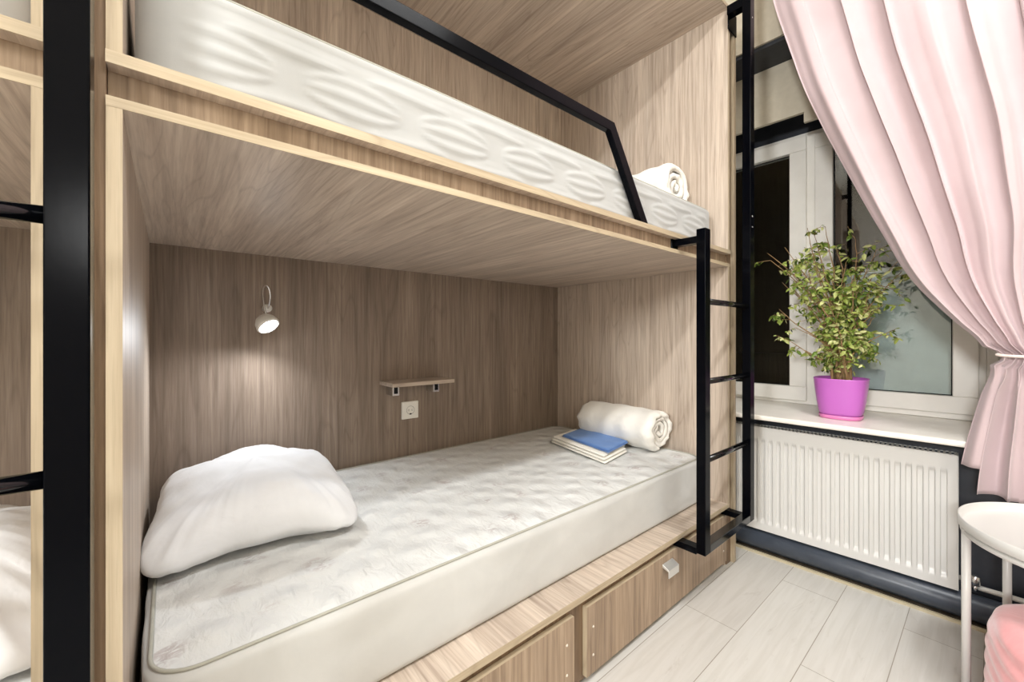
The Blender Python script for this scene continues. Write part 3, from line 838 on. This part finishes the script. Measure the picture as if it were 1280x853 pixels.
MB().lathe([(0,0),(PR*.8,0),(PR*.86,.006),(PR*.86,.014),(0,.014)], (PX,PY,0), 48).build('base', M['dark_gap'], pf)

# ------------------------------------------------------------------ ceiling lamps
def lamp(x, y, L, e, label, size=.18):
    t = thing('ceiling_lamp', label, 'lamp', (x, y, ZC-.07), 'ceiling lamps')
    MB().box(x-L/2, x+L/2, y-.07, y+.07, ZC-.03, ZC).build('housing', M['white_metal'], t, .004)
    MB().box(x-L/2+.02, x+L/2-.02, y-.055, y+.055, ZC-.07, ZC-.0305).build('diffuser', M['diffuser'], t, .01)
    ld = bpy.data.lights.new('ceiling_light', 'AREA'); ld.shape = 'RECTANGLE'; ld.size = L; ld.size_y = size
    ld.energy = e; ld.color = (.95, .98, 1); lo = bpy.data.objects.new('ceiling_light', ld); C.objects.link(lo)
    lo.location = (0, 0, -.012); lo.parent = t
lamp(.8, -.57, .9, 47, 'long ceiling lamp over the aisle nearer the window')
lamp(-1.3, -.57, .9, 38, 'long ceiling lamp over the aisle away from the window')

lamp(1.15, -1.08, .9, 9, 'long ceiling lamp close to the wall facing the bunks')
def fill_lamp(p, axis, r, e, label):  # added fill light out of view, shaped as a round wall fixture
    t = thing('fill_lamp', label, 'lamp', p)
    d = (1, 0, 0) if axis == 'x' else (0, 1, 0)
    MB().lathe([(0,0),(r+.02,0),(r+.02,.03),(0,.03)], p, 40, axis).build('back_plate', M['white_metal'], t)
    MB().lathe([(r,.0305),(r,.05),(r*.9,.07),(r*.5,.085),(0,.09)], p, 40, axis).build('diffuser', M['diffuser'], t)
    ld = bpy.data.lights.new('fill_light', 'AREA'); ld.shape = 'DISK'; ld.size = 2*r; ld.energy = e; ld.color = (.95, .98, 1)
    lo = bpy.data.objects.new('fill_light', ld); C.objects.link(lo); lo.parent = t
    lo.location = Vector(d)*.10; lo.rotation_euler = (0, math.radians(-90), 0) if axis == 'x' else (math.radians(90), 0, 0)
fill_lamp((XL, -.35, 1.95), 'x', .28, 108, 'added large round fill lamp on the unseen end wall of the aisle')
fill_lamp((-.2, YF, 1.55), 'y', .16, 3.5, 'added small round fill lamp on the unseen wall facing the bunks')

# reading-lamp beam
ld = bpy.data.lights.new('reading_light', 'SPOT'); ld.spot_size = math.radians(168); ld.spot_blend = .8; ld.shadow_soft_size = .018; ld.energy = 9.5; ld.color = (.90, .95, 1)
lo = bpy.data.objects.new('reading_light', ld); C.objects.link(lo); lo.parent = rl
lo.location = Vector((.286, 1.724, 1.072)) - Vector(rl['o']); lo.rotation_euler = (math.radians(-22), math.radians(14), 0)

# ------------------------------------------------------------------ world, camera, view
w = bpy.data.worlds.new('night'); S.world = w; w.use_nodes = True
w.node_tree.nodes['Background'].inputs[0].default_value = (.010, .011, .014, 1)
cam = bpy.data.cameras.new('camera'); co = bpy.data.objects.new('camera', cam); C.objects.link(co)
co.location = (0, 0, 1.057); co.rotation_euler = (math.radians(90), 0, math.radians(49.832-90))
cam.sensor_width = 36; cam.lens = 509/1280*36; cam.shift_y = -6.5/1280; cam.clip_start = .02
S.camera = co
for o in list(bpy.data.objects):
    if 'o' in o: del o['o']
S.view_settings.view_transform = 'Standard'; S.view_settings.look = 'None'
S.view_settings.gamma = 1; S.view_settings.use_curve_mapping = False
S.view_settings.exposure = 0.06
